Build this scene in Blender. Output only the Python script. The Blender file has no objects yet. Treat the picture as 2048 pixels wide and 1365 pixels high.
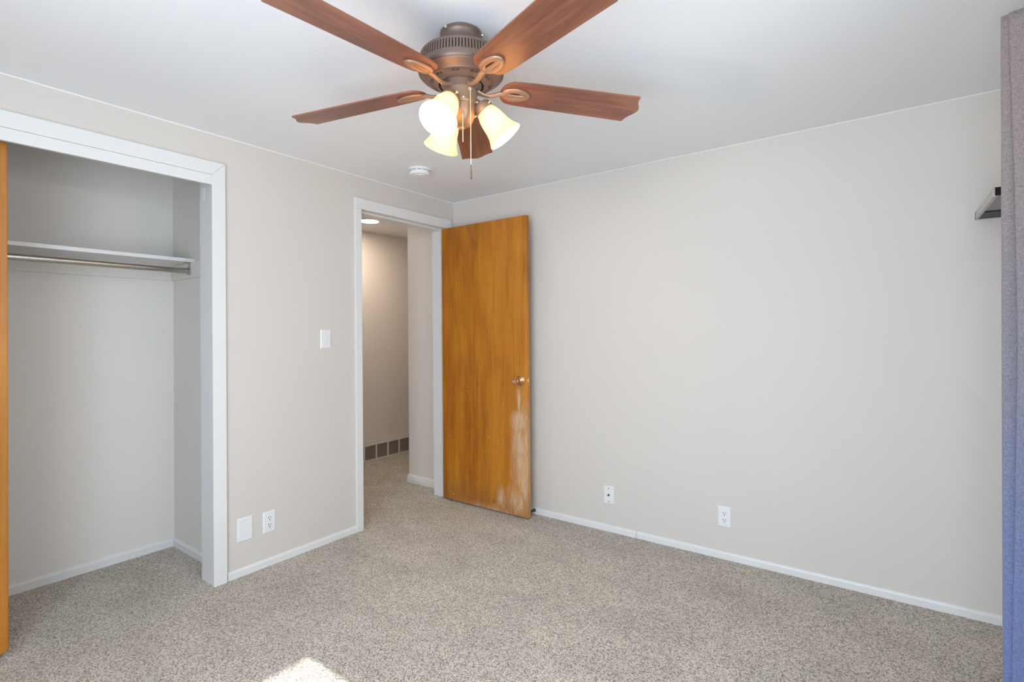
import bpy, bmesh, math, random
from math import sin, cos, pi, radians
from mathutils import Vector, Matrix

random.seed(7)
SC = bpy.context.scene
COL = SC.collection

# ------------------------------------------------------------------ camera
H = 2.30                                      # ceiling height
F_PX, SHIFT_PX = 1032.2, -23.6
YAW, PITCH, ROLL = radians(36.136), radians(0.321), radians(-0.482)
fw = Vector((-sin(YAW) * cos(PITCH), cos(YAW) * cos(PITCH), sin(PITCH)))
r0 = Vector((cos(YAW), sin(YAW), 0)); u0 = r0.cross(fw)
rt = cos(ROLL) * r0 + sin(ROLL) * u0
up = -sin(ROLL) * r0 + cos(ROLL) * u0
cd = bpy.data.cameras.new('camera'); cam = bpy.data.objects.new('camera', cd); COL.objects.link(cam)
cam.matrix_world = Matrix(((rt.x, up.x, -fw.x, 2.7749), (rt.y, up.y, -fw.y, -3.0252), (rt.z, up.z, -fw.z, 1.2752), (0, 0, 0, 1)))
cd.sensor_width = 36; cd.lens = F_PX / 2048 * 36
cd.shift_y = SHIFT_PX / 2048
cd.clip_start = 0.05
SC.camera = cam

# ------------------------------------------------------------------ light of the place
world = bpy.data.worlds.new('sky'); SC.world = world; world.use_nodes = True
wn = world.node_tree.nodes; wn.clear()
wbg = wn.new('ShaderNodeBackground'); wout = wn.new('ShaderNodeOutputWorld')
wbg.inputs[0].default_value = (0.73, 0.86, 1.0, 1); wbg.inputs[1].default_value = 9.6
world.node_tree.links.new(wbg.outputs[0], wout.inputs[0])

sd = bpy.data.lights.new('sun', 'SUN'); sd.energy = 10; sd.angle = radians(0.55); sd.color = (1, 0.96, 0.90)
sun = bpy.data.objects.new('sun', sd); COL.objects.link(sun)
SUN_DIR = Vector((-1, 0.0, -0.834)).normalized()      # low light coming in through window_1
sun.rotation_euler = SUN_DIR.to_track_quat('-Z', 'Y').to_euler()
sun.location = (6, -2.5, 4)

SC.view_settings.view_transform = 'Standard'; SC.view_settings.look = 'None'
SC.view_settings.exposure = 0.0; SC.view_settings.gamma = 1.0
SC.view_settings.use_curve_mapping = False
SC.cycles.use_denoising = True
SC.cycles.max_bounces = 12; SC.cycles.diffuse_bounces = 8; SC.cycles.transmission_bounces = 6
SC.cycles.sample_clamp_indirect = 6.0

def portal(name, loc, rot, sx, sy):
    """sampling portal in a window opening: gives off no light of its own"""
    d = bpy.data.lights.new(name, 'AREA'); d.shape = 'RECTANGLE'; d.size = sx; d.size_y = sy
    d.cycles.is_portal = True
    o = bpy.data.objects.new(name, d); COL.objects.link(o); o.location = loc; o.rotation_euler = rot
    return o

# window openings (y0, y1, z0, z1) in the right wall and (x0, x1, z0, z1) in the wall behind the camera, added for fill
XD, YC = 3.22, -3.62
W1 = (-2.78, -1.858, 1.12, 2.02)
W2 = (1.30, 3.16, 0.12, 2.10)
portal('window_portal', (XD + .06, (W1[0] + W1[1]) / 2, (W1[2] + W1[3]) / 2), (0, radians(90), 0), W1[3] - W1[2], W1[1] - W1[0])
portal('window_portal', ((W2[0] + W2[1]) / 2, YC - .06, (W2[2] + W2[3]) / 2), (radians(90), 0, 0), W2[1] - W2[0], W2[3] - W2[2])

# ------------------------------------------------------------------ helpers: objects
def tag(o, label=None, cat=None, group=None, kind=None):
    if label: o['label'] = label
    if cat: o['category'] = cat
    if group: o['group'] = group
    if kind: o['kind'] = kind
    return o

def thing(name, label, cat, loc=(0, 0, 0), rot=(0, 0, 0), group=None, kind=None):
    o = bpy.data.objects.new(name, None); COL.objects.link(o)
    o.empty_display_size = .05
    o.location = loc; o.rotation_euler = rot
    return tag(o, label, cat, group, kind)

def build(name, bm, mat, parent=None, smooth=False, bevel=0, segs=2, local=True, angle=35):
    bmesh.ops.recalc_face_normals(bm, faces=bm.faces)
    me = bpy.data.meshes.new(name); bm.to_mesh(me); bm.free()
    o = bpy.data.objects.new(name, me); COL.objects.link(o)
    for m in (mat if isinstance(mat, (list, tuple)) else [mat]): me.materials.append(m)
    if smooth:
        for p in me.polygons: p.use_smooth = True
        try: me.set_sharp_from_angle(angle=radians(angle))
        except Exception: pass
    if bevel:
        b = o.modifiers.new('bevel', 'BEVEL'); b.width = bevel; b.segments = segs; b.limit_method = 'ANGLE'; b.angle_limit = radians(40)
    if parent: o.parent = parent
    return o

def box(bm, x0, x1, y0, y1, z0, z1, mi=0):
    v = [bm.verts.new(p) for p in ((x0, y0, z0), (x1, y0, z0), (x1, y1, z0), (x0, y1, z0), (x0, y0, z1), (x1, y0, z1), (x1, y1, z1), (x0, y1, z1))]
    for f in ((0, 3, 2, 1), (4, 5, 6, 7), (0, 1, 5, 4), (1, 2, 6, 5), (2, 3, 7, 6), (3, 0, 4, 7)):
        bm.faces.new([v[i] for i in f]).material_index = mi

def prism(bm, prof, axis, a0, a1):
    """extrude a closed 2-D profile along an axis; prof gives the other two coordinates in xyz order"""
    def P(p, a):
        c = list(p); c.insert(axis, a); return c
    A = [bm.verts.new(P(p, a0)) for p in prof]; B = [bm.verts.new(P(p, a1)) for p in prof]
    n = len(prof)
    bm.faces.new(A); bm.faces.new(B[::-1])
    for i in range(n): bm.faces.new((A[i], B[i], B[(i + 1) % n], A[(i + 1) % n]))

def frame_of(d):
    d = Vector(d).normalized()
    a = Vector((0, 0, 1)) if abs(d.z) < .9 else Vector((1, 0, 0))
    x = a.cross(d).normalized(); y = d.cross(x)
    return x, y, d

def lathe(bm, prof, n=48, origin=(0, 0, 0), axis=(0, 0, 1), close=True):
    """prof: list of (radius, distance along the axis)"""
    O = Vector(origin); x, y, d = frame_of(axis)
    rings = []
    for r, t in prof:
        if r < 1e-6: rings.append([bm.verts.new(O + d * t)])
        else: rings.append([bm.verts.new(O + d * t + (x * cos(2 * pi * i / n) + y * sin(2 * pi * i / n)) * r) for i in range(n)])
    for a, b in zip(rings, rings[1:]):
        if len(a) == 1 and len(b) == 1: continue
        for i in range(n):
            j = (i + 1) % n
            if len(a) == 1: bm.faces.new((a[0], b[i], b[j]))
            elif len(b) == 1: bm.faces.new((a[i], a[j], b[0]))
            else: bm.faces.new((a[i], a[j], b[j], b[i]))
    if close:
        for rg in (rings[0], rings[-1]):
            if len(rg) > 1: bm.faces.new(rg)

def tube(bm, pts, rad, n=10, closed=False, flat=1.0, flat_dir=None, caps=True):
    pts = [Vector(p) for p in pts]; N = len(pts)
    rads = rad if isinstance(rad, (list, tuple)) else [rad] * N
    rings = []; prev = None
    for i, p in enumerate(pts):
        if closed: t = pts[(i + 1) % N] - pts[i - 1]
        else: t = pts[min(i + 1, N - 1)] - pts[max(i - 1, 0)]
        t.normalize()
        if flat_dir: y = Vector(flat_dir); y = (y - t * y.dot(t)).normalized(); x = y.cross(t)
        else:
            if prev is None: x, y, _ = frame_of(t)
            else: x = (prev - t * prev.dot(t)).normalized(); y = t.cross(x)
            prev = x
        rings.append([bm.verts.new(p + x * cos(2 * pi * k / n) * rads[i] + y * sin(2 * pi * k / n) * rads[i] * flat) for k in range(n)])
    for i in range(N if closed else N - 1):
        a, b = rings[i], rings[(i + 1) % N]
        for k in range(n): bm.faces.new((a[k], a[(k + 1) % n], b[(k + 1) % n], b[k]))
    if not closed and caps: bm.faces.new(rings[0]); bm.faces.new(rings[-1][::-1])

def ball(bm, c, r, u=10, v=6, sc=(1, 1, 1)):
    m = Matrix.Translation(c) @ Matrix.Diagonal((sc[0], sc[1], sc[2], 1))
    bmesh.ops.create_uvsphere(bm, u_segments=u, v_segments=v, radius=r, matrix=m)

# ------------------------------------------------------------------ helpers: materials
def mat(name):
    m = bpy.data.materials.new(name); m.use_nodes = True
    nt = m.node_tree; b = nt.nodes['Principled BSDF']
    return m, nt, b

def N(nt, t, **k):
    n = nt.nodes.new(t)
    for a, v in k.items():
        if a in n.inputs: n.inputs[a].default_value = v
        else: setattr(n, a, v)
    return n

def ramp(nt, src, stops, interp='LINEAR'):
    r = nt.nodes.new('ShaderNodeValToRGB'); r.color_ramp.interpolation = interp
    e = r.color_ramp.elements
    while len(e) < len(stops): e.new(.5)
    for el, (p, c) in zip(e, stops):
        el.position = p; el.color = (c, c, c, 1) if isinstance(c, (int, float)) else (*c, 1)
    nt.links.new(src, r.inputs[0]); return r

def coords(nt, scale=(1, 1, 1), rot=(0, 0, 0), loc=(0, 0, 0)):
    t = N(nt, 'ShaderNodeTexCoord'); m = N(nt, 'ShaderNodeMapping')
    m.inputs['Scale'].default_value = scale; m.inputs['Rotation'].default_value = rot; m.inputs['Location'].default_value = loc
    nt.links.new(t.outputs['Object'], m.inputs[0]); return m.outputs[0]

def mix(nt, fac, a, b, mode='MIX'):
    n = N(nt, 'ShaderNodeMix', data_type='RGBA', blend_type=mode)
    for s, v in ((0, fac), (6, a), (7, b)):
        if hasattr(v, 'links'): nt.links.new(v, n.inputs[s])
        elif isinstance(v, (int, float)): n.inputs[s].default_value = v if s == 0 else (v, v, v, 1)
        else: n.inputs[s].default_value = (*v, 1)
    return n.outputs[2]

def mth(nt, op, a, b=None, c=None):
    n = N(nt, 'ShaderNodeMath', operation=op)
    for i, v in enumerate((a, b, c)):
        if v is None: continue
        if hasattr(v, 'links'): nt.links.new(v, n.inputs[i])
        else: n.inputs[i].default_value = v
    return n.outputs[0]

def noise(nt, vec, scale, detail=3, rough=.5, dist=0):
    n = N(nt, 'ShaderNodeTexNoise'); n.inputs['Scale'].default_value = scale; n.inputs['Detail'].default_value = detail
    n.inputs['Roughness'].default_value = rough; n.inputs['Distortion'].default_value = dist
    nt.links.new(vec, n.inputs['Vector']); return n.outputs['Fac']

def bump(nt, b, h, strength, dist=.002):
    n = N(nt, 'ShaderNodeBump'); n.inputs['Strength'].default_value = strength; n.inputs['Distance'].default_value = dist
    nt.links.new(h, n.inputs['Height']); nt.links.new(n.outputs[0], b.inputs['Normal'])

def paint(name, col, rough=.6, marks=0.0, spec=.35, tex=.12):
    m, nt, b = mat(name)
    v = coords(nt)
    n1 = noise(nt, v, 1.3, 2)
    c = mix(nt, ramp(nt, n1, [(.3, 0), (.7, 1)]).outputs[0], tuple(x * .985 for x in col), col)
    if marks:                                            # faint scuffs left on the paint
        v2 = coords(nt, (1, 1, .35), (0.4, .2, 0))
        s1 = ramp(nt, noise(nt, v2, 9, 6, .7, 1.5), [(.64, 0), (.74, 1)]).outputs[0]
        s2 = ramp(nt, noise(nt, coords(nt, (1, 1, 1)), 42, 3, .6), [(.72, 0), (.78, 1)]).outputs[0]
        k = mth(nt, 'MULTIPLY', mth(nt, 'MAXIMUM', mth(nt, 'MULTIPLY', s1, .5), s2), marks)
        c = mix(nt, k, c, tuple(x * .55 for x in col))
    nt.links.new(c, b.inputs['Base Color']); b.inputs['Roughness'].default_value = rough
    b.inputs['Specular IOR Level'].default_value = spec
    if tex: bump(nt, b, noise(nt, v, 260, 2), tex, .0006)
    return m

def plain(name, col, rough=.5, metal=0, spec=.5):
    m, nt, b = mat(name)
    v = coords(nt); n = noise(nt, v, 30, 3)
    c = mix(nt, n, tuple(x * .93 for x in col), tuple(min(1, x * 1.05) for x in col))
    nt.links.new(c, b.inputs['Base Color']); b.inputs['Roughness'].default_value = rough
    b.inputs['Metallic'].default_value = metal; b.inputs['Specular IOR Level'].default_value = spec
    return m

M = {}
M['wall'] = paint('wall_paint', (.615, .578, .535), marks=.12)
M['hall'] = paint('hall_paint', (.70, .65, .60))
M['closet'] = paint('closet_paint', (.70, .665, .62), marks=.5)
M['ceiling'] = paint('ceiling_paint', (.81, .82, .83), tex=.2)
M['trim'] = paint('trim_enamel', (.70, .70, .69), rough=.35, marks=.15, tex=0)
M['plastic'] = plain('white_plastic', (.75, .75, .75), .35)
M['dark'] = plain('dark_slot', (.03, .03, .03), .6)
M['bronze'] = plain('antique_bronze', (.18, .125, .098), .42, .45)
M['iron'] = plain('brushed_bronze', (.33, .205, .13), .42, .45)
M['brass'] = plain('aged_brass', (.72, .42, .22), .2, 1)
M['chain'] = plain('chain_brass', (.85, .70, .52), .3, .6)
M['steel'] = plain('satin_steel', (.50, .47, .43), .28, 1)
M['pewter'] = plain('grey_metal', (.06, .06, .06), .5, .1)
M['lacquer'] = plain('espresso_lacquer', (.020, .012, .011), .16, 0, .8)
M['banding'] = plain('grey_edge_banding', (.45, .44, .42), .4)
M['louvre'] = plain('dusty_brown_enamel', (.46, .39, .35), .5)
M['rubber'] = plain('black_rubber', (.02, .02, .022), .5)
M['grille'] = plain('grille_enamel', (.74, .70, .67), .4)

def carpet():
    m, nt, b = mat('speckled_carpet')
    v = coords(nt)
    fine = noise(nt, v, 240, 2.5, .6)
    vo = N(nt, 'ShaderNodeTexVoronoi'); vo.inputs['Scale'].default_value = 200; nt.links.new(v, vo.inputs['Vector'])
    cell = N(nt, 'ShaderNodeSeparateColor'); nt.links.new(vo.outputs['Color'], cell.inputs[0])
    s = mth(nt, 'ADD', mth(nt, 'MULTIPLY', fine, .75), mth(nt, 'MULTIPLY', cell.outputs[0], .25))
    c = ramp(nt, s, [(.33, (.13, .10, .075)), (.42, (.31, .265, .21)), (.50, (.55, .49, .41)), (.64, (.77, .71, .62))]).outputs[0]
    big = noise(nt, coords(nt, (1, 1.6, 1), (0, 0, .5)), 3.2, 4, .6, .5)      # trodden pile
    c = mix(nt, 1.0, c, ramp(nt, big, [(.3, .84), (.7, 1.06)]).outputs[0], 'MULTIPLY')
    nt.links.new(c, b.inputs['Base Color']); b.inputs['Roughness'].default_value = .95
    b.inputs['Specular IOR Level'].default_value = .1; b.inputs['Sheen Weight'].default_value = .25
    h = mth(nt, 'ADD', fine, mth(nt, 'MULTIPLY', vo.outputs['Distance'], -.6))
    bump(nt, b, h, .9, .006)
    return m
M['carpet'] = carpet()

def wood(name, dark, mid, light, axis, wear=False, rough=.3, streak=1.0, coat=.2):
    """grain runs along `axis` (0, 1, 2) of the object's own coordinates"""
    m, nt, b = mat(name)
    sc = [1, 1, 1]; sc[axis] = .07
    v = coords(nt, tuple(sc))
    g1 = noise(nt, v, 26 * streak, 5, .6, .8)
    sc2 = [1, 1, 1]; sc2[axis] = .02
    g2 = noise(nt, coords(nt, tuple(sc2)), 170 * streak, 3, .7)
    sc3 = [1, 1, 1]; sc3[axis] = .30
    g3 = noise(nt, coords(nt, tuple(sc3), loc=(.3, .1, .2)), 5 * streak, 3, .5, .6)
    s = mth(nt, 'ADD', mth(nt, 'MULTIPLY', g1, .42), mth(nt, 'ADD', mth(nt, 'MULTIPLY', g2, .20), mth(nt, 'MULTIPLY', g3, .38)))
    c = ramp(nt, s, [(.34, dark), (.50, mid), (.66, light)]).outputs[0]
    r = rough
    if wear:
        hw = ramp(nt, noise(nt, coords(nt, (1, 1, .16), loc=(.12, 0, .4)), 3.4, 5, .6, 1.6), [(.48, 0), (.66, 1)]).outputs[0]
        c = mix(nt, mth(nt, 'MULTIPLY', hw, .5), c, (.20, .062, .006))
        # worn, milky patch down the free edge of the door under the knob; x runs along the door, z up
        t = N(nt, 'ShaderNodeTexCoord'); sp = N(nt, 'ShaderNodeSeparateXYZ'); nt.links.new(t.outputs['Object'], sp.inputs[0])
        nz = noise(nt, coords(nt, (1, 1, .28)), 16, 6, .65, 1.0)
        nz2 = noise(nt, coords(nt, (1, 1, .5), loc=(3, 1, 2)), 7, 4, .6, .5)
        w = mth(nt, 'ADD', mth(nt, 'MULTIPLY', mth(nt, 'SUBTRACT', nz, .5), .75), mth(nt, 'MULTIPLY', mth(nt, 'SUBTRACT', nz2, .5), .30))
        def blob(cx, cz, rx, rz, amp):
            dx = mth(nt, 'DIVIDE', mth(nt, 'SUBTRACT', sp.outputs[0], cx), rx); dz = mth(nt, 'DIVIDE', mth(nt, 'SUBTRACT', sp.outputs[2], cz), rz)
            d = mth(nt, 'SQRT', mth(nt, 'ADD', mth(nt, 'MULTIPLY', dx, dx), mth(nt, 'MULTIPLY', dz, dz)))
            return mth(nt, 'MULTIPLY', mth(nt, 'SUBTRACT', 1.0, d), amp)
        f = blob(.735, .42, .115, .50, .62)
        for a in ((.715, .66, .085, .11, .9), (.715, .80, .022, .12, .6), (.765, .50, .03, .35, .5), (.70, .11, .15, .16, .55), (.56, .10, .05, .12, .55), (.5, .0, .42, .06, .5), (.76, .25, .05, .3, .6)):
            f = mth(nt, 'MAXIMUM', f, blob(*a))
        f = mth(nt, 'ADD', f, w)
        # clean wood stays between the streaks
        f = ramp(nt, f, [(.02, 0), (.22, .35), (.50, 1)]).outputs[0]
        wisp = noise(nt, coords(nt, (1, 1, .12), (0, .06, 0)), 55, 5, .7, 2.0)
        f = mth(nt, 'MULTIPLY', f, ramp(nt, wisp, [(.34, .30), (.58, 1)]).outputs[0])
        f = mth(nt, 'MULTIPLY', f, .85)
        c = mix(nt, f, c, (.60, .45, .29))
        # darker grime along the foot of the door
        foot = mth(nt, 'ADD', mth(nt, 'MULTIPLY', sp.outputs[2], -6.0), 1.35)
        foot = mth(nt, 'MULTIPLY', ramp(nt, mth(nt, 'ADD', foot, mth(nt, 'MULTIPLY', w, 2.0)), [(.1, 0), (.9, 1)]).outputs[0], .35)
        c = mix(nt, mth(nt, 'MULTIPLY', foot, mth(nt, 'SUBTRACT', 1.0, f)), c, (.17, .075, .035))
        # small nicks and scratches
        vs = coords(nt, (1, 1, .6), (0, .5, 0))
        nk = ramp(nt, noise(nt, vs, 60, 2, .5, 1.2), [(.70, 0), (.73, 1)]).outputs[0]
        lim = ramp(nt, sp.outputs[2], [(.0, .9), (.95, .5), (1.0, .0)]).outputs[0]
        c = mix(nt, mth(nt, 'MULTIPLY', mth(nt, 'MULTIPLY', nk, lim), .65), c, (.75, .52, .30))
        r = mth(nt, 'ADD', mth(nt, 'MULTIPLY', f, .35), rough)
    nt.links.new(c, b.inputs['Base Color'])
    if hasattr(r, 'links'): nt.links.new(r, b.inputs['Roughness'])
    else: b.inputs['Roughness'].default_value = r
    b.inputs['Coat Weight'].default_value = coat; b.inputs['Coat Roughness'].default_value = .25
    bump(nt, b, g2, .08, .0005)
    return m
M['door'] = wood('varnished_birch', (.26, .076, .002), (.42, .142, .005), (.54, .220, .014), 2, wear=True, rough=.45, streak=.9, coat=.04)
M['closet_door'] = wood('amber_birch', (.28, .092, .004), (.41, .150, .010), (.52, .22, .028), 2, rough=.45, coat=.05)
M['blade'] = wood('cherry_veneer', (.10, .034, .024), (.215, .080, .045), (.34, .14, .075), 0, rough=.42, streak=1.3, coat=.25)

def fabric():
    m, nt, b = mat('slub_linen')
    v = coords(nt, (1, 1, .3)); v2 = coords(nt, (1, 1, 6))
    a = noise(nt, v, 420, 2, .7); d = noise(nt, v2, 90, 2, .7)
    s = mth(nt, 'ADD', mth(nt, 'MULTIPLY', a, .6), mth(nt, 'MULTIPLY', d, .4))
    c = ramp(nt, s, [(.3, .62), (.5, 1.0), (.7, 1.36)]).outputs[0]
    # cloth colour graded by height: mauve grey at the heading, slate blue at the hem
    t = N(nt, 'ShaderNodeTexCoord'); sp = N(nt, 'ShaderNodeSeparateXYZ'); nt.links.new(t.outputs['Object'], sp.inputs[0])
    height_col = ramp(nt, mth(nt, 'DIVIDE', sp.outputs[2], 2.2), [(.0, (.165, .215, .43)), (.30, (.20, .235, .39)), (.52, (.28, .265, .31)), (.75, (.335, .28, .27)), (1.0, (.345, .285, .27))]).outputs[0]
    c = mix(nt, 1.0, height_col, c, 'MULTIPLY')
    nt.links.new(c, b.inputs['Base Color']); b.inputs['Roughness'].default_value = .9
    b.inputs['Sheen Weight'].default_value = .3; b.inputs['Specular IOR Level'].default_value = .1
    bump(nt, b, s, .5, .001)
    tr = N(nt, 'ShaderNodeBsdfTranslucent'); nt.links.new(c, tr.inputs[0])
    mx = N(nt, 'ShaderNodeMixShader'); mx.inputs[0].default_value = .25
    nt.links.new(b.outputs[0], mx.inputs[1]); nt.links.new(tr.outputs[0], mx.inputs[2])
    nt.links.new(mx.outputs[0], nt.nodes['Material Output'].inputs[0])
    return m
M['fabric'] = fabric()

def shade_glass():
    m, nt, b = mat('frosted_amber_glass')
    v = coords(nt); c = mix(nt, noise(nt, v, 20, 2), (1, .75, .42), (1, .80, .50))
    b.inputs['Roughness'].default_value = .35; nt.links.new(c, b.inputs['Base Color'])
    tr = N(nt, 'ShaderNodeBsdfTranslucent'); nt.links.new(c, tr.inputs[0])
    mx = N(nt, 'ShaderNodeMixShader'); mx.inputs[0].default_value = .62
    nt.links.new(b.outputs[0], mx.inputs[1]); nt.links.new(tr.outputs[0], mx.inputs[2])
    em = N(nt, 'ShaderNodeEmission'); em.inputs[0].default_value = (1, .60, .25, 1); em.inputs[1].default_value = SHADE_GLOW
    ad = N(nt, 'ShaderNodeAddShader'); nt.links.new(mx.outputs[0], ad.inputs[0]); nt.links.new(em.outputs[0], ad.inputs[1])
    nt.links.new(ad.outputs[0], nt.nodes['Material Output'].inputs[0])
    return m

def glow(name, col, s):
    m, nt, b = mat(name)
    em = N(nt, 'ShaderNodeEmission'); em.inputs[0].default_value = (*col, 1); em.inputs[1].default_value = s
    nt.links.new(em.outputs[0], nt.nodes['Material Output'].inputs[0])
    return m
SHADE_GLOW = .62
BULB_W = 7
M['shade'] = shade_glass()
M['bulb'] = glow('lit_bulb', (1, .82, .58), 14)
M['led'] = glow('lit_led_disc', (1, .84, .68), 175)

def pane():
    m, nt, b = mat('window_glass')
    t = N(nt, 'ShaderNodeBsdfTransparent'); g = N(nt, 'ShaderNodeBsdfGlossy'); g.inputs['Roughness'].default_value = .02
    mx = N(nt, 'ShaderNodeMixShader'); mx.inputs[0].default_value = .05
    nt.links.new(t.outputs[0], mx.inputs[1]); nt.links.new(g.outputs[0], mx.inputs[2])
    nt.links.new(mx.outputs[0], nt.nodes['Material Output'].inputs[0])
    return m
M['glass'] = pane()

# ------------------------------------------------------------------ the setting
def struct(name, bm, m, label, cat, bevel=0, parent=None):
    o = build(name, bm, m, parent, bevel=bevel)
    return tag(o, label, cat, kind='structure')

def boxes(*bs):
    bm = bmesh.new()
    for b in bs: box(bm, *b)
    return bm

X_HALL, Y_HALL = -1.455, (-2.3, 2.8)
struct('floor', boxes((X_HALL - .1, XD + .12, YC - .12, 2.9, -.1, 0)), M['carpet'], 'speckled beige carpet covering the whole floor', 'floor')
struct('ceiling', boxes((X_HALL - .1, XD + .12, YC - .12, 2.9, H, H + .1)), M['ceiling'], 'flat white painted ceiling', 'ceiling')

D0, D1, DH = -.893, -.095, 2.083            # door opening in the left wall
C0, C1, CH = -3.30, -1.806, 2.035           # closet opening in the left wall
J = .02
struct('wall_left', boxes((-.12, 0, D1 + J, .15, 0, H), (-.12, 0, D0 - J, D1 + J, DH + J, H), (-.12, 0, C1 + J, D0 - J, 0, H),
       (-.12, 0, C0 - J, C1 + J, 2.086 + J, H), (-.12, 0, YC, C0 - J, 0, H)), M['wall'], 'greige painted wall with the closet and the doorway', 'wall')
struct('wall_back', boxes((0, XD + .12, 0, .12, 0, H)), M['wall'], 'wide blank greige painted wall with three low wall plates', 'wall')
struct('wall_right', boxes((XD, XD + .12, W1[1], 0, 0, H), (XD, XD + .12, YC, W1[0], 0, H), (XD, XD + .12, W1[0], W1[1], 0, W1[2]),
       (XD, XD + .12, W1[0], W1[1], W1[3], H)), M['wall'], 'painted window wall behind the grey curtain', 'wall')
struct('wall_front', boxes((-.12, W2[0], YC - .12, YC, 0, H), (W2[1], XD + .12, YC - .12, YC, 0, H), (W2[0], W2[1], YC - .12, YC, 0, W2[2]),
       (W2[0], W2[1], YC - .12, YC, W2[3], H)), M['wall'], 'painted wall behind the camera with an added fill window', 'wall')
# closet shell
XB, YR = -.735, -1.706
struct('wall_closet', boxes((XB - .06, XB, C0 - .2, -.95, 0, H), (XB, -.12, YR, YR + .08, 0, H), (XB, -.12, C0 - .2, C0 - .12, 0, H)),
       M['closet'], 'scuffed light grey walls inside the closet', 'wall')
# hallway beyond the door
struct('wall_hall', boxes((-.56, -.12, .03, .15, 0, H), (-.56, -.44, .15, 2.8, 0, H), (XB, -.12, -1.05, -.95, 0, H)), M['hall'],
       'short grey wall just beyond the doorway, ending in a corner', 'wall')
struct('wall_hall_far', boxes((X_HALL - .1, X_HALL, Y_HALL[0] - .1, Y_HALL[1] + .1, 0, H), (X_HALL, XB - .06, Y_HALL[0] - .1, Y_HALL[0], 0, H),
       (X_HALL, -.44, Y_HALL[1], Y_HALL[1] + .1, 0, H)), M['hall'], 'warm beige hallway wall above the floor grille', 'wall')

# baseboards: low boards with a rounded top, running along x or y
def baseboard(name, axis, plane, out, a0, a1, label, h=.042, t=.012, m=None):
    prof = [(0, 0), (out * t, 0), (out * t, h * .72), (out * t * .75, h * .9), (out * t * .3, h), (0, h)]
    bm = bmesh.new()
    prism(bm, [(plane + p, z) for p, z in prof], axis, a0, a1)
    return struct(name, bm, m or M['trim'], label, 'baseboard')
baseboard('baseboard_back', 0, 0, -1, .012, 1.507, 'white baseboard along the blank back wall, part nearest the open door')
baseboard('baseboard_back', 0, 0, -1, 1.509, XD - .012, 'white baseboard along the blank back wall, part running behind the grey curtain')
baseboard('baseboard_left', 1, 0, 1, -1.740, -.943, 'white baseboard on the left wall between closet and doorway')
baseboard('baseboard_right', 1, XD, -1, YC, 0, 'white baseboard on the window wall under the curtain')
baseboard('baseboard_front', 0, YC, 1, 0, XD - .012, 'white baseboard on the wall behind the camera')
baseboard('baseboard_closet', 1, XB, 1, C0 - .12, YR, 'scuffed white baseboard along the back of the closet', h=.05)
baseboard('baseboard_closet', 0, YR, -1, XB + .012, -.12, 'scuffed white baseboard on the right side of the closet', h=.05)
# moulded base on the short hall wall
bm = bmesh.new()
pr = [(0, 0), (-.016, 0), (-.016, .030), (-.013, .034), (-.013, .046), (-.010, .050), (-.008, .060), (-.003, .066), (0, .066)]
prism(bm, [(.03 + p, z) for p, z in pr], 0, -.572, -.12)
prism(bm, [(-.56 + p, z) for p, z in pr], 1, .018, 2.8)
struct('baseboard_hall', bm, M['trim'], 'stepped white moulded baseboard on the short hall wall', 'baseboard')

# thin bead of white caulk where walls meet the ceiling
bm = bmesh.new()
prism(bm, [(0, H - .0035), (.001, H - .0035), (.0035, H), (0, H)], 1, YC, 0)
prism(bm, [(0, H - .0025), (-.001, H - .0025), (-.0025, H), (0, H)], 0, .004, XD)
struct('trim_3', bm, M['ceiling'], 'thin uneven white caulk line between walls and ceiling', 'trim')
# door lining and casing
T = thing('trim_1', 'white painted casing and jambs around the doorway', 'door frame', kind='structure')
bm = boxes((0, .018, D0 - .050, D0, 0, DH)); build('casing', bm, M['trim'], T, bevel=.003)
bm = boxes((0, .018, D1, D1 + .055, 0, DH)); build('casing', bm, M['trim'], T, bevel=.003)
bm = boxes((0, .018, D0 - .050, D1 + .055, DH, DH + .070)); build('head_casing', bm, M['trim'], T, bevel=.003)
bm = boxes((-.13, 0, D0 - J, D0, 0, DH)); build('jamb', bm, M['trim'], T)
bm = boxes((-.13, 0, D1, D1 + J, 0, DH)); build('jamb', bm, M['trim'], T)
bm = boxes((-.13, 0, D0 - J, D1 + J, DH, DH + J)); build('head_jamb', bm, M['trim'], T)
bm = boxes((-.13, -.035, D0, D0 + .012, 0, DH)); build('door_stop_strip', bm, M['trim'], T, bevel=.001)
bm = boxes((-.13, -.035, D1 - .012, D1, 0, DH)); build('door_stop_strip', bm, M['trim'], T, bevel=.001)
bm = boxes((-.13, -.035, D0 + .012, D1 - .012, DH - .012, DH)); build('door_stop_strip', bm, M['trim'], T, bevel=.001)
bm = boxes((-.022, -.004, D0 - .001, D0 + .0015, .90, .965)); box(bm, -.017, -.009, D0 + .0015, D0 + .004, .92, .945)
tag(build('strike_plate', bm, M['pewter'], T), 'small dark metal strike plate')
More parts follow.
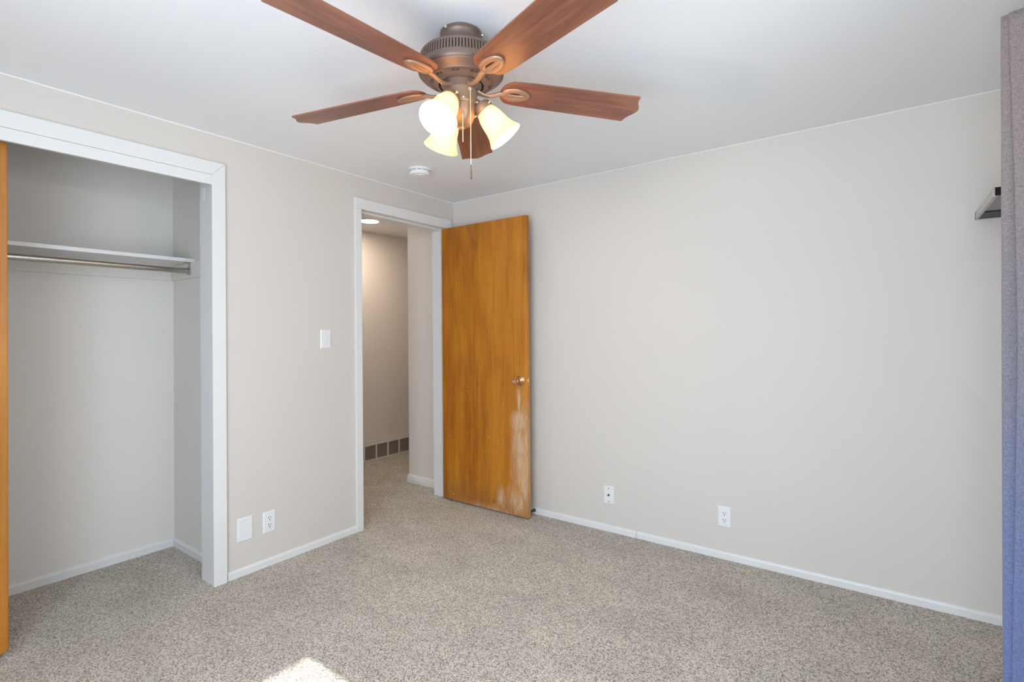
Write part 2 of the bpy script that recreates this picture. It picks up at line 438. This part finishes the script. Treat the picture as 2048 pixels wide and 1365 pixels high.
# closet lining and casing
T = thing('trim_2', 'white painted casing and jambs around the closet opening', 'door frame', kind='structure')
bm = bmesh.new(); prism(bm, [(C1 - .006, 0), (C1 + .060, 0), (C1 + .060, 2.152), (C1 - .006, 2.086)], 0, 0, .018); build('casing', bm, M['trim'], T, bevel=.0012)
bm = bmesh.new(); prism(bm, [(C0 - .060, 2.0865), (C1 - .0062, 2.0865), (C1 + .0593, 2.152), (C0 - .060, 2.152)], 0, 0, .018); build('head_casing', bm, M['trim'], T, bevel=.0012)
build('head_board', boxes((0, .0165, C0 - .060, C1 - .006, CH, 2.0855)), M['trim'], T, bevel=.001)
build('casing', boxes((0, .018, C0 - .060, C0 + .006, 0, CH)), M['trim'], T, bevel=.003)
build('jamb', boxes((-.132, 0, C1, C1 + J, 0, 2.086)), M['trim'], T)
build('jamb', boxes((-.132, 0, C0 - J, C0, 0, 2.086)), M['trim'], T)
build('head_jamb', boxes((-.132, 0, C0 - J, C1 + J, 2.086, 2.086 + J)), M['trim'], T)
bm = boxes((-.112, -.078, C1 - .0015, C1, 1.965, 2.034)); build('mortise_patch', bm, M['plastic'], T, bevel=.001)

# open bedroom door
DT = thing('door_1', 'worn orange-brown wooden door swung open against the back wall', 'door', (.004, -.140, 0), (0, 0, radians(.2)), kind='structure')
build('door_slab', boxes((0, .786, 0, .035, .010, 2.072)), M['door'], DT, bevel=.0025)
def knob(side):
    bm = bmesh.new()
    y = 0 if side < 0 else .035
    lathe(bm, [(.036, 0), (.0365, .003), (.033, .006), (.017, .019), (.014, .021)], 8, (.731, y, .943), (0, side, 0))
    k = build('knob_rose', bm, M['brass'], DT)
    bm = bmesh.new()
    lathe(bm, [(.0125, .0), (.0115, .012), (.0125, .022), (.022, .034), (.0255, .042), (.0255, .046), (.020, .048), (.012, .0445), (.009, .0445), (.008, .047), (0, .047)], 24, (.731, y + side * .018, .943), (0, side, 0))
    build('door_knob', bm, M['brass'], DT, smooth=True)
knob(-1)
bm = boxes((.785, .7875, .006, .029, .915, .972)); box(bm, .787, .797, .012, .022, .935, .952)
build('latch_plate', bm, M['brass'], DT)
for z in (.25, 1.85):
    bm = bmesh.new(); lathe(bm, [(.006, 0), (.006, .09)], 12, (-.001, .041, z - .045)); box(bm, -.0012, .0, .006, .036, z - .045, z + .045)
    build('hinge', bm, M['pewter'], DT, smooth=True)
# spring door stop at the foot of the wall behind the door
T = thing('door_stop', 'black rubber-tipped door stop low on the baseboard behind the open door', 'door stop', (.757, -.012, .026))
bm = bmesh.new(); pts = [(.0055 * cos(t * 1.2), -.006 - t * .00085, .0055 * sin(t * 1.2)) for t in range(0, 50)]
tube(bm, pts, .0014, 6); build('spring', bm, M['pewter'], T, smooth=True)
bm = bmesh.new(); lathe(bm, [(.012, 0), (.012, .003), (.007, .006)], 16, (0, 0, 0), (0, -1, 0)); build('base_plate', bm, M['pewter'], T, smooth=True)
bm = bmesh.new(); lathe(bm, [(.008, .046), (.0115, .050), (.0115, .064), (.009, .068), (0, .068)], 16, (0, 0, 0), (0, -1, 0)); build('rubber_tip', bm, M['rubber'], T, smooth=True)

# sliding closet door
CDT = thing('door_2', 'amber wooden sliding closet door at the left edge', 'door', (-.094, -2.549, 0), kind='structure')
bm = bmesh.new()
prof = [(0, .036), (-.012, .024), (-.030, .018), (-.74, .018), (-.74, 2.05), (0, 2.05)]
prism(bm, prof, 0, 0, .034)
build('door_slab', bm, M['closet_door'], CDT, bevel=.003)

# windows (outside the frame: they let the daylight in; the rear one is added for fill)
def window(name, axis, w, plane, out, label):
    T = thing(name, label, 'window', kind='structure')
    a0, a1, z0, z1 = w
    def B(u0, u1, v0, v1, d0, d1, bm):
        d0, d1 = sorted((plane + out * d0, plane + out * d1))
        if axis == 1: box(bm, d0, d1, u0, u1, v0, v1)
        else: box(bm, u0, u1, d0, d1, v0, v1)
    for nm, segs in (('window_frame', ((a0, a0 + .035, z0, z1), (a1 - .001, a1, z0, z1), (a0 + .035, a1 - .001, z0, z0 + .035), (a0 + .035, a1 - .001, z1 - .002, z1))),):
        bm = bmesh.new()
        for s in segs: B(*s, .03, .09, bm)
        B((a0 + a1) / 2 - .018, (a0 + a1) / 2 + .018, z0 + .035, z1 - .002, .04, .07, bm)
        build(nm, bm, M['trim'], T)
    bm = bmesh.new(); B(a0 + .035, (a0 + a1) / 2 - .018, z0 + .035, z1 - .002, .052, .056, bm); B((a0 + a1) / 2 + .018, a1 - .001, z0 + .035, z1 - .002, .052, .056, bm)
    build('pane', bm, M['glass'], T)
    bm = bmesh.new(); B(a0 - .05, a1 + .05, z0 - .022, z0, -.035, 0, bm); build('window_sill', bm, M['trim'], T, bevel=.003)
window('window_1', 1, W1, XD, 1, 'window in the wall on the right, beside the curtain')
window('fill_window', 0, W2, YC, -1, 'unseen window added behind the camera for fill daylight')

# ------------------------------------------------------------------ closet fittings
T = thing('closet_shelf', 'white shelf board fixed across the closet above the steel rod', 'shelf', (0, 0, 1.690))
build('shelf_board', boxes((XB, -.435, C0 - .12, YR - .001, 0, .020)), M['trim'], T, bevel=.0015)
build('cleat', boxes((XB, XB + .018, C0 - .12, YR - .001, -.088, 0)), M['closet'], T, bevel=.001)
build('cleat', boxes((XB + .018, -.30, YR - .018, YR, -.088, -.001)), M['closet'], T, bevel=.001)
T = thing('closet_rod', 'satin steel hanging rod under the white closet shelf', 'clothes rail', (-.462, 0, 1.640))
bm = bmesh.new(); lathe(bm, [(.0155, 0), (.0155, 1.55)], 24, (0, YR - .024, 0), (0, -1, 0)); build('rod', bm, M['steel'], T, smooth=True)
bm = boxes((-.014, .014, YR - .022, YR - .018, -.022, .050)); box(bm, -.014, .014, YR - .045, YR - .022, .046, .0495)
lathe(bm, [(.021, 0), (.021, .008), (.017, .010)], 20, (0, YR - .022, 0), (0, -1, 0)); ball(bm, (.0, YR - .024, .035), .004)
build('bracket', bm, M['steel'], T, bevel=.0008)

# ------------------------------------------------------------------ wall plates
def plate(T, w, h, t=.0055):
    """bevelled plate in the local xz plane, facing -y"""
    bm = bmesh.new()
    a, b = w / 2, h / 2; c = .004
    lo = [(-a, 0, -b), (a, 0, -b), (a, 0, b), (-a, 0, b)]
    mid = [(x, -t * .35, z) for x, _, z in lo]
    hi = [(x * (a - c) / a, -t, z * (b - c) / b) for x, _, z in lo]
    L = [[bm.verts.new(p) for p in q] for q in (lo, mid, hi)]
    for p, q in zip(L, L[1:]):
        for i in range(4): bm.faces.new((p[i], p[(i + 1) % 4], q[(i + 1) % 4], q[i]))
    bm.faces.new(L[0]); bm.faces.new(L[2])
    return build('cover_plate', bm, M['plastic'], T)
def screw(T, x, z, y=-.0055, m='grille'):
    bm = bmesh.new(); lathe(bm, [(.0034, 0), (.0034, .0006), (.002, .0013), (0, .0013)], 12, (x, y, z), (0, -1, 0))
    build('screw', bm, M[m], T)
def outlet(label, loc, rz, group=None):
    T = thing('wall_outlet', label, 'outlet', loc, (0, 0, rz), group)
    plate(T, .070, .115); screw(T, 0, 0)
    for z in (.0195, -.0195):
        bm = bmesh.new(); n = 20; pr = []
        for i in range(n):
            a = 2 * pi * i / n; pr.append((max(-.0165, min(.0165, .0172 * cos(a))), z + max(-.0135, min(.0135, .0172 * sin(a)))))
        prism(bm, pr, 1, -.0055, -.0075); f = build('receptacle', bm, M['plastic'], T)
        bm = boxes((-.0080, -.0052, -.0080, -.0074, z - .0005, z + .0090), (.0052, .0078, -.0080, -.0074, z + .0004, z + .0082))
        lathe(bm, [(.0030, 0), (.0030, .0006)], 12, (0, -.0074, z - .0075), (0, -1, 0))
        s = build('slots', bm, M['dark'], f); s['label'] = 'dark socket slots'
    return T
RL = radians(90)                                        # plates on the left wall face +x
outlet('white double outlet low on the left wall beside the doorway', (0, -1.515, .240), RL)
outlet('white double outlet low on the blank back wall', (2.024, 0, .235), 0)
T = thing('blank_plate', 'larger blank white plate low on the left wall beside the closet casing', 'wall plate', (0, -1.6475, .241), (0, 0, RL))
plate(T, .080, .124); screw(T, 0, .042, m='plastic'); screw(T, 0, -.042, m='plastic')
T = thing('cable_plate', 'small white cable jack plate on the back wall near the door', 'wall plate', (1.322, 0, .231))
plate(T, .070, .113); screw(T, 0, .042, m='pewter'); screw(T, 0, -.042, m='pewter')
bm = bmesh.new(); lathe(bm, [(.0075, 0), (.0075, .003), (.005, .003), (.005, .011), (.0035, .011), (0, .009)], 6, (0, -.0055, .0), (0, -1, 0))
tag(build('cable_jack', bm, M['pewter'], T), 'dark metal threaded jack')
T = thing('light_switch', 'white light switch at shoulder height between closet and doorway', 'switch', (0, -1.154, 1.243), (0, 0, RL))
plate(T, .070, .115); screw(T, 0, .030); screw(T, 0, -.030)
bm = boxes((-.0052, .0052, -.0062, -.0052, -.012, .012)); build('switch_surround', bm, M['grille'], T)
bm = bmesh.new(); prism(bm, [(-.005, -.006), (-.0065, .010), (-.0165, .0135), (-.0165, .0085)], 0, -.0042, .0042)
build('toggle', bm, M['plastic'], T, bevel=.0006)

# ------------------------------------------------------------------ hallway
T = thing('floor_grille', 'long louvred air return grille at the foot of the hallway wall', 'vent', (X_HALL, .10, 0))
L, hg = 1.20, .168
bm = boxes((0, .006, 0, L, 0, hg)); tag(build('grille_back', bm, M['dark'], T), 'dark duct behind the louvres')
bm = boxes((0, .022, 0, L, hg - .022, hg), (0, .022, 0, L, 0, .008), (0, .022, 0, .012, .008, hg - .022), (0, .022, L - .012, L, .008, hg - .022)); build('grille_frame', bm, M['grille'], T, bevel=.001)
for k in range(1, 8): build('divider', boxes((.006, .021, k * .150 - .014, k * .150, .008, hg - .022)), M['grille'], T)
bm = bmesh.new()
nl = 15
for k in range(nl):
    z = .013 + k * (hg - .035) / nl
    prism(bm, [(.007, z + .004), (.017, z), (.0175, z + .0012), (.0075, z + .0052)], 1, .012, L - .012)
build('louvres', bm, M['louvre'], T)
T = thing('ceiling_light', 'round flush white disc light on the hallway ceiling', 'ceiling light', (-1.02, -.005, H))
bm = bmesh.new(); lathe(bm, [(.092, 0), (.092, -.006), (.086, -.010), (.080, -.010), (.080, -.004)], 40); build('rim', bm, M['plastic'], T, smooth=True)
bm = bmesh.new(); lathe(bm, [(.079, -.004), (.079, -.0095), (0, -.0115)], 40); build('diffuser', bm, M['led'], T, smooth=True)

# ------------------------------------------------------------------ smoke detector
T = thing('smoke_detector', 'round white smoke detector on the ceiling beyond the fan', 'smoke detector', (.409, -.752, H))
bm = bmesh.new(); lathe(bm, [(.070, 0), (.070, -.008), (.066, -.010)], 48); build('base', bm, M['plastic'], T, smooth=True)
bm = bmesh.new(); lathe(bm, [(.064, -.008), (.064, -.030), (.058, -.038), (.046, -.0405), (.044, -.0385), (.038, -.0385), (.036, -.042), (0, -.043)], 48); build('cover', bm, M['plastic'], T, smooth=True)
bm = bmesh.new()
for k in range(12):
    a0 = 2 * pi * k / 12 + .06; a1 = a0 + 2 * pi / 12 - .13
    for j in range(6):
        b0 = a0 + (a1 - a0) * j / 6; b1 = a0 + (a1 - a0) * (j + 1) / 6
        q = [bm.verts.new((.0646 * cos(b), .0646 * sin(b), z)) for b, z in ((b0, -.0135), (b1, -.0135), (b1, -.0165), (b0, -.0165))]
        q2 = [bm.verts.new((.0636 * cos(b), .0636 * sin(b), z)) for b, z in ((b0, -.0135), (b1, -.0135), (b1, -.0165), (b0, -.0165))]
        bm.faces.new(q); bm.faces.new(q2[::-1])
        for i in range(4): bm.faces.new((q[i], q2[i], q2[(i + 1) % 4], q[(i + 1) % 4]))
build('vent_slots', bm, M['dark'], T)
bm = bmesh.new(); lathe(bm, [(.011, -.042), (.011, -.045), (0, -.0455)], 20, (.018, -.012, 0)); build('test_button', bm, M['plastic'], T, smooth=True)

# ------------------------------------------------------------------ wall shelf in the corner behind the curtain
T = thing('wall_shelf', 'dark glossy floating shelf high in the corner beside the curtain', 'shelf', (3.085, -.495, 1.750))
build('shelf_body', boxes((.004, XD - 3.085, 0, .483, .003, .033)), M['lacquer'], T, bevel=.001)
bm = boxes((0, .004, 0.003, .495, 0, .033), (.0, XD - 3.085, .483, .495, 0, .033), (.004, .010, .003, .483, 0, .003))
tag(build('edge_banding', bm, M['banding'], T), 'grey edge banding')
build('black_band', boxes((.012, XD - 3.085, .33, .482, -.0005, .003)), M['rubber'], T)  # thin black sheet on the underside, at the back wall end
# ------------------------------------------------------------------ curtain
T = thing('curtain', 'floor-length slubby grey-mauve curtain at the right edge', 'curtain', (0, 0, 0))
def cpath(z):
    f = (2.2 - z) / 2.2
    # leading edge fold, then pleats receding towards the window
    dx = -.017 * f
    e2 = 3.067 + .017 * math.sin(min(1, f * 1.9) * pi / 2) * (1 - max(0, f - .45) * 1.9)
    pts = [(3.150, -.896), (3.118, -.900), (3.085, -.905), (3.060, -.915), (3.0535, -.926), (3.0575, -.935), (3.072, -.938), (3.090, -.935)]
    pts += [(3.096, -.941), (3.088, -.947), (e2 + .004, -.949), (e2, -.955), (e2 + .006, -.961), (e2 + .020, -.964), (3.112, -.972), (3.140, -1.00)]
    pts = [(p[0] + dx, p[1]) for p in pts]
    y = -1.035; k = 0
    while y > -1.76:
        a = .030 + .012 * math.sin(k * 1.7 + f * 2)
        pts.append((3.135 + a * math.cos(k * pi / 3) * (.7 + .3 * f), y + .008 * math.sin(k * 2.1 + 2 * f))); y -= .022; k += 1
    return pts
NZ = 60; bm = bmesh.new(); rows = []
def smooth_path(pts, n=3):
    out = []
    for i in range(len(pts) - 1):
        p0, p1, p2, p3 = [Vector(pts[max(0, min(len(pts) - 1, i + d))]) for d in (-1, 0, 1, 2)]
        for j in range(n):
            t = j / n
            out.append(.5 * ((2 * p1) + (p2 - p0) * t + (2 * p0 - 5 * p1 + 4 * p2 - p3) * t * t + (3 * p1 - p0 - 3 * p2 + p3) * t ** 3))
    out.append(Vector(pts[-1])); return out
for i in range(NZ + 1):
    z = .020 + (2.197 - .020) * i / NZ
    rows.append([bm.verts.new((p.x, p.y, z + (.004 * math.sin(p.y * 60) if i == NZ else 0))) for p in smooth_path(cpath(z))])
for a, b in zip(rows, rows[1:]):
    for k in range(len(a) - 1): bm.faces.new((a[k], a[k + 1], b[k + 1], b[k]))
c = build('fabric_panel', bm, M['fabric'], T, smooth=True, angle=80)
s = c.modifiers.new('thick', 'SOLIDIFY'); s.thickness = .0016; s.offset = 0
T = thing('curtain_rod', 'bronze curtain rod along the top of the window wall', 'curtain rod', (3.135, 0, 2.175))
bm = bmesh.new(); lathe(bm, [(.008, 0), (.008, 2.35)], 16, (0, -1.06, 0), (0, -1, 0)); build('rod', bm, M['bronze'], T, smooth=True)
for y in (-1.83, -3.36):
    bm = boxes((-.006, .080, y - .006, y + .006, -.014, -.008), (.080, .085, y - .012, y + .012, -.04, .03)); tube(bm, [(.011 * cos(t), y, .011 * sin(t)) for t in [pi + k * pi / 8 for k in range(9)]], .003, 8)
    build('bracket', bm, M['bronze'], T)

# ------------------------------------------------------------------ ceiling fan
FX, FY = 1.602, -1.7009
FAN = thing('ceiling_fan', 'bronze ceiling fan with five cherry blades and three lit bell shades', 'ceiling fan', (FX, FY, H))
def Z(z): return z - H
bm = bmesh.new()
lathe(bm, [(.066, 0), (.071, -.004), (.0715, -.016), (.0675, -.022), (.0665, -.040), (.0695, -.046), (.0695, -.052), (.064, -.058), (.060, Z(2.222))], 56)
can = build('canopy', bm, M['bronze'], FAN, smooth=True)
for a in (30, 150, 270):
    bm = bmesh.new(); aa = radians(a)
    lathe(bm, [(.0035, .066), (.0035, .074), (.005, .074), (.005, .077), (0, .078)], 10, (0, 0, -.012), (cos(aa), sin(aa), 0)); build('screw', bm, M['chain'], can, smooth=True)
# motor housing: vented band over a bowl-shaped underside
bm = bmesh.new()
lathe(bm, [(.058, Z(2.228)), (.095, Z(2.227)), (.122, Z(2.2235)), (.134, Z(2.219)), (.1395, Z(2.212)), (.1395, Z(2.207)), (.136, Z(2.2065))], 96, close=False)
lathe(bm, [(.136, Z(2.177)), (.1435, Z(2.176)), (.1455, Z(2.168)), (.1455, Z(2.157)), (.141, Z(2.151)), (.138, Z(2.152)), (.137, Z(2.1475)), (.126, Z(2.140)), (.113, Z(2.1345)),
           (.110, Z(2.1300)), (.107, Z(2.1305)), (.090, Z(2.1235)), (.081, Z(2.118)), (.077, Z(2.117)), (.075, Z(2.121)), (.074, Z(2.135))], 96, close=False)
nr = 88
for k in range(nr):
    a = 2 * pi * k / nr; hw = .0032
    ca, sa = cos(a), sin(a)
    v = []
    for r, z in ((.1395, Z(2.208)), (.1425, Z(2.193)), (.1440, Z(2.1755)), (.1335, Z(2.1755)), (.1335, Z(2.208))):
        v.append([bm.verts.new((r * ca - s * hw * sa, r * sa + s * hw * ca, z)) for s in (-1, 1)])
    for i in range(5):
        j = (i + 1) % 5; bm.faces.new((v[i][0], v[j][0], v[j][1], v[i][1]))
    bm.faces.new([x[0] for x in v]); bm.faces.new([x[1] for x in v][::-1])
hs = build('motor_housing', bm, M['bronze'], FAN, smooth=True)
bm = bmesh.new(); lathe(bm, [(.1345, Z(2.208)), (.1345, Z(2.1755))], 64, close=False); build('vent_recess', bm, M['dark'], hs)
for k in range(10):
    for q in (-.075, .075):
        a = 2 * pi * (k + .35) / 10 + q
        bm = bmesh.new(); ball(bm, (.0985 * cos(a), .0985 * sin(a), Z(2.1265)), .0048, 10, 6, (1, 1, .5)); build('cooling_hole', bm, M['dark'], hs)
# flywheel in the recess
bm = bmesh.new()
lathe(bm, [(.072, Z(2.130)), (.070, Z(2.118)), (.062, Z(2.112)), (.056, Z(2.104)), (.050, Z(2.099)), (.046, Z(2.099)), (.046, Z(2.13))], 48)
build('flywheel', bm, M['bronze'], FAN, smooth=True)
# switch housing and light kit body
bm = bmesh.new()
lathe(bm, [(.048, Z(2.106)), (.0525, Z(2.102)), (.0535, Z(2.095)), (.0535, Z(2.064)), (.0545, Z(2.060)), (.0545, Z(2.052)), (.0525, Z(2.048))], 56)
sw = build('switch_housing', bm, M['iron'], FAN, smooth=True)
bm = bmesh.new()
lathe(bm, [(.0500, Z(2.050)), (.0490, Z(2.035)), (.0455, Z(2.015)), (.038, Z(1.996)), (.030, Z(1.985)), (.020, Z(1.979)), (.010, Z(1.976)), (.008, Z(1.970)), (.0, Z(1.968))], 56)
lk = build('light_kit', bm, M['iron'], FAN, smooth=True)
for a in (250, 318, 20):
    bm = bmesh.new(); aa = radians(a)
    lathe(bm, [(.003, .050), (.003, .056), (.0045, .056), (.0035, .059), (0, .059)], 10, (0, 0, Z(2.056)), (cos(aa), sin(aa), 0)); build('screw', bm, M['chain'], sw, smooth=True)

# blades: measured angle, droop and pitch of each blade
BL = [(.9285 + .0038, .0227 - .0248, -.1903 - .0183), (.9285 - .001, .0227 - .0006, -.1903 - .0236), (.9285 + .0045, .0227 + .022, -.1903 - .0074),
      (.9285 - .0091, .0227 + .0086, -.1903 + .0408), (.9285 + .0018, .0227 - .0027, -.1903 + .0084)]
def blade_outline():
    up_ = []
    for i in range(9):                                # rounded root
        t = i / 8 * pi / 2
        up_.append((.185 - .046 * cos(t), .0585 * sin(t) + .0))
    up_ += [(.195, .0605), (.25, .0635), (.40, .0675), (.55, .0708), (.653, .0735), (.6545, .0700), (.657, .055), (.664, .038), (.673, .026), (.681, .013), (.685, 0)]
    lo = [(a, -b) for a, b in up_[::-1] if b > 1e-6]
    return [p for p in up_ if True] + lo
def ring_pts(n=28):
    return [(.1935 + .0430 * cos(2 * pi * i / n), .0225 * sin(2 * pi * i / n) * (1 - .12 * cos(2 * pi * i / n)), -.004) for i in range(n)]
for k, (az, droop, pit) in enumerate(BL):
    t = az + radians(72) * k
    d = Vector((cos(t), sin(t), 0)); cc = Vector((-sin(t) * cos(pit), cos(t) * cos(pit), sin(pit)))
    d2 = (d * 1.0 - Vector((0, 0, droop))).normalized(); nn = d2.cross(cc).normalized(); cc = nn.cross(d2)
    org = Vector((0, 0, 2.1146 - H + .1 * droop))
    mw = Matrix(((d2.x, cc.x, nn.x, org.x), (d2.y, cc.y, nn.y, org.y), (d2.z, cc.z, nn.z, org.z), (0, 0, 0, 1)))
    bm = bmesh.new(); o2 = blade_outline()
    A = [bm.verts.new((a, b, 0)) for a, b in o2]; B = [bm.verts.new((a, b, .006)) for a, b in o2]
    bm.faces.new(A[::-1]); bm.faces.new(B)
    for i in range(len(o2)): bm.faces.new((A[i], A[(i + 1) % len(o2)], B[(i + 1) % len(o2)], B[i]))
    bo = build('blade', bm, M['blade'], FAN, bevel=.0012); bo.matrix_local = mw
    bm = bmesh.new()
    tube(bm, ring_pts(), .0112, 10, closed=True, flat=.55, flat_dir=(0, 0, 1))
    bar = [(.150 + .086 * i / 10, .004 * math.sin(i / 10 * pi) , -.004 - .0015 * math.sin(i / 10 * pi)) for i in range(11)]
    tube(bm, bar, [.0090 - .002 * math.sin(i / 10 * pi) for i in range(11)], 10, flat=.6, flat_dir=(0, 0, 1))
    inv = mw.inverted()
    arm = []
    for r, z in ((.048, 2.1085), (.060, 2.1045), (.075, 2.0985), (.092, 2.0965), (.112, 2.0995), (.130, None), (.152, None)):
        if z is None: arm.append(Vector((r, 0, -.005 - (.003 if r < .14 else 0))))
        else: arm.append(inv @ (d * r + Vector((0, 0, z - H))))
    tube(bm, arm, [.013, .0105, .0088, .0082, .0082, .0088, .0095], 12, flat=.75, flat_dir=(0, 0, 1))
    io = build('blade_iron', bm, M['iron'], bo, smooth=True)

# light kit: arm, collar, glass shade, bulb
PROF = [(.0285, .000), (.0300, .004), (.0335, .012), (.0385, .024), (.0420, .040), (.0440, .056), (.0462, .072), (.0500, .088), (.0560, .102), (.0625, .113), (.0635, .1155)]
for k, az in enumerate((282, 42, 162)):
    a = radians(az); ho = Vector((cos(a), sin(a), 0))
    ax = (ho * cos(radians(51)) + Vector((0, 0, -sin(radians(51))))).normalized()
    op = ho * .150 + Vector((0, 0, Z(1.950)))              # centre of the open rim
    nk = op - ax * .1155
    bm = bmesh.new(); tube(bm, [ho * .030 + Vector((0, 0, Z(2.030))), ho * .050 + Vector((0, 0, Z(2.040))), nk - ax * .030, nk - ax * .012], [.013, .013, .014, .018], 14)
    am = build('light_arm', bm, M['iron'], FAN, smooth=True)
    bm = bmesh.new(); lathe(bm, [(.012, -.024), (.026, -.022), (.0325, -.014), (.0335, .0), (.0340, .006), (.0315, .007), (.0310, -.004), (.012, -.010)], 36, nk, ax, close=False)
    co = build('shade_collar', bm, M['iron'], am, smooth=True)
    x, y, _ = frame_of(ax)
    for q in (.5, .5 + 2 * pi / 3, .5 + 4 * pi / 3):
        dr = x * cos(q) + y * sin(q); bm = bmesh.new()
        tube(bm, [nk + dr * .031, nk + dr * .040], .0018, 8); tube(bm, [nk + dr * .040, nk + dr * .044], .0045, 10, flat=.4, flat_dir=ax)
        build('thumb_screw', bm, M['chain'], am, smooth=True)
    bm = bmesh.new()
    inner = [(r - .0028, t) for r, t in PROF[::-1]]
    lathe(bm, PROF + [(.0622, .117)] + inner, 48, nk, ax, close=False)
    sh = build('lamp_shade', bm, M['shade'], am, smooth=True, angle=60)
    bm = bmesh.new(); bc = .062
    lathe(bm, [(.0, bc + .027)] + [(.027 * sin(q), bc + .027 * cos(q)) for q in [j * pi / 12 for j in range(1, 10)]] + [(.013, bc - .030), (.013, .0)], 28, nk, ax, close=False)
    build('bulb', bm, M['bulb'], am, smooth=True)
    ld = bpy.data.lights.new('bulb_light', 'POINT'); ld.energy = BULB_W; ld.color = (1, .72, .44); ld.shadow_soft_size = .012
    lo = bpy.data.objects.new('bulb_light', ld); COL.objects.link(lo); lo.parent = am; lo.location = nk + ax * (bc + .040)

# pull chains
def chain(az, r, ztop, zbot, fob):
    a = radians(az); x, y = r * cos(a), r * sin(a)
    bm = bmesh.new(); z = ztop
    while z > zbot:
        ball(bm, (x, y, Z(z)), .0019, 8, 5); z -= .0043
    tube(bm, [(x, y, Z(ztop)), (x, y, Z(zbot))], .0006, 5)
    tube(bm, [(x * .86, y * .86, Z(ztop) + .002), (x, y, Z(ztop))], .0016, 8)
    c = build('pull_chain', bm, M['chain'], FAN, smooth=True)
    bm = bmesh.new(); ho = Vector((cos(a), sin(a), 0)); lathe(bm, [(.0058, r - .012), (.0058, r - .002), (.0032, r - .002), (.0032, r - .004)], 14, (0, 0, Z(ztop)), ho, close=False)
    build('chain_grommet', bm, M['chain' if fob else 'iron'], sw, smooth=True)
    if fob:
        bm = bmesh.new(); lathe(bm, [(0, Z(zbot)), (.0015, Z(zbot)), (.002, Z(zbot) - .010), (.0036, Z(zbot) - .013), (.0036, Z(zbot) - .046), (.002, Z(zbot) - .048), (0, Z(zbot) - .048)], 14, (x, y, 0))
        tag(build('pull_fob', bm, M['pewter'], c, smooth=True), 'grey metal fob')
chain(343, .0575, 2.090, 1.834, True)
chain(316, .0500, 2.010, 1.910, False)
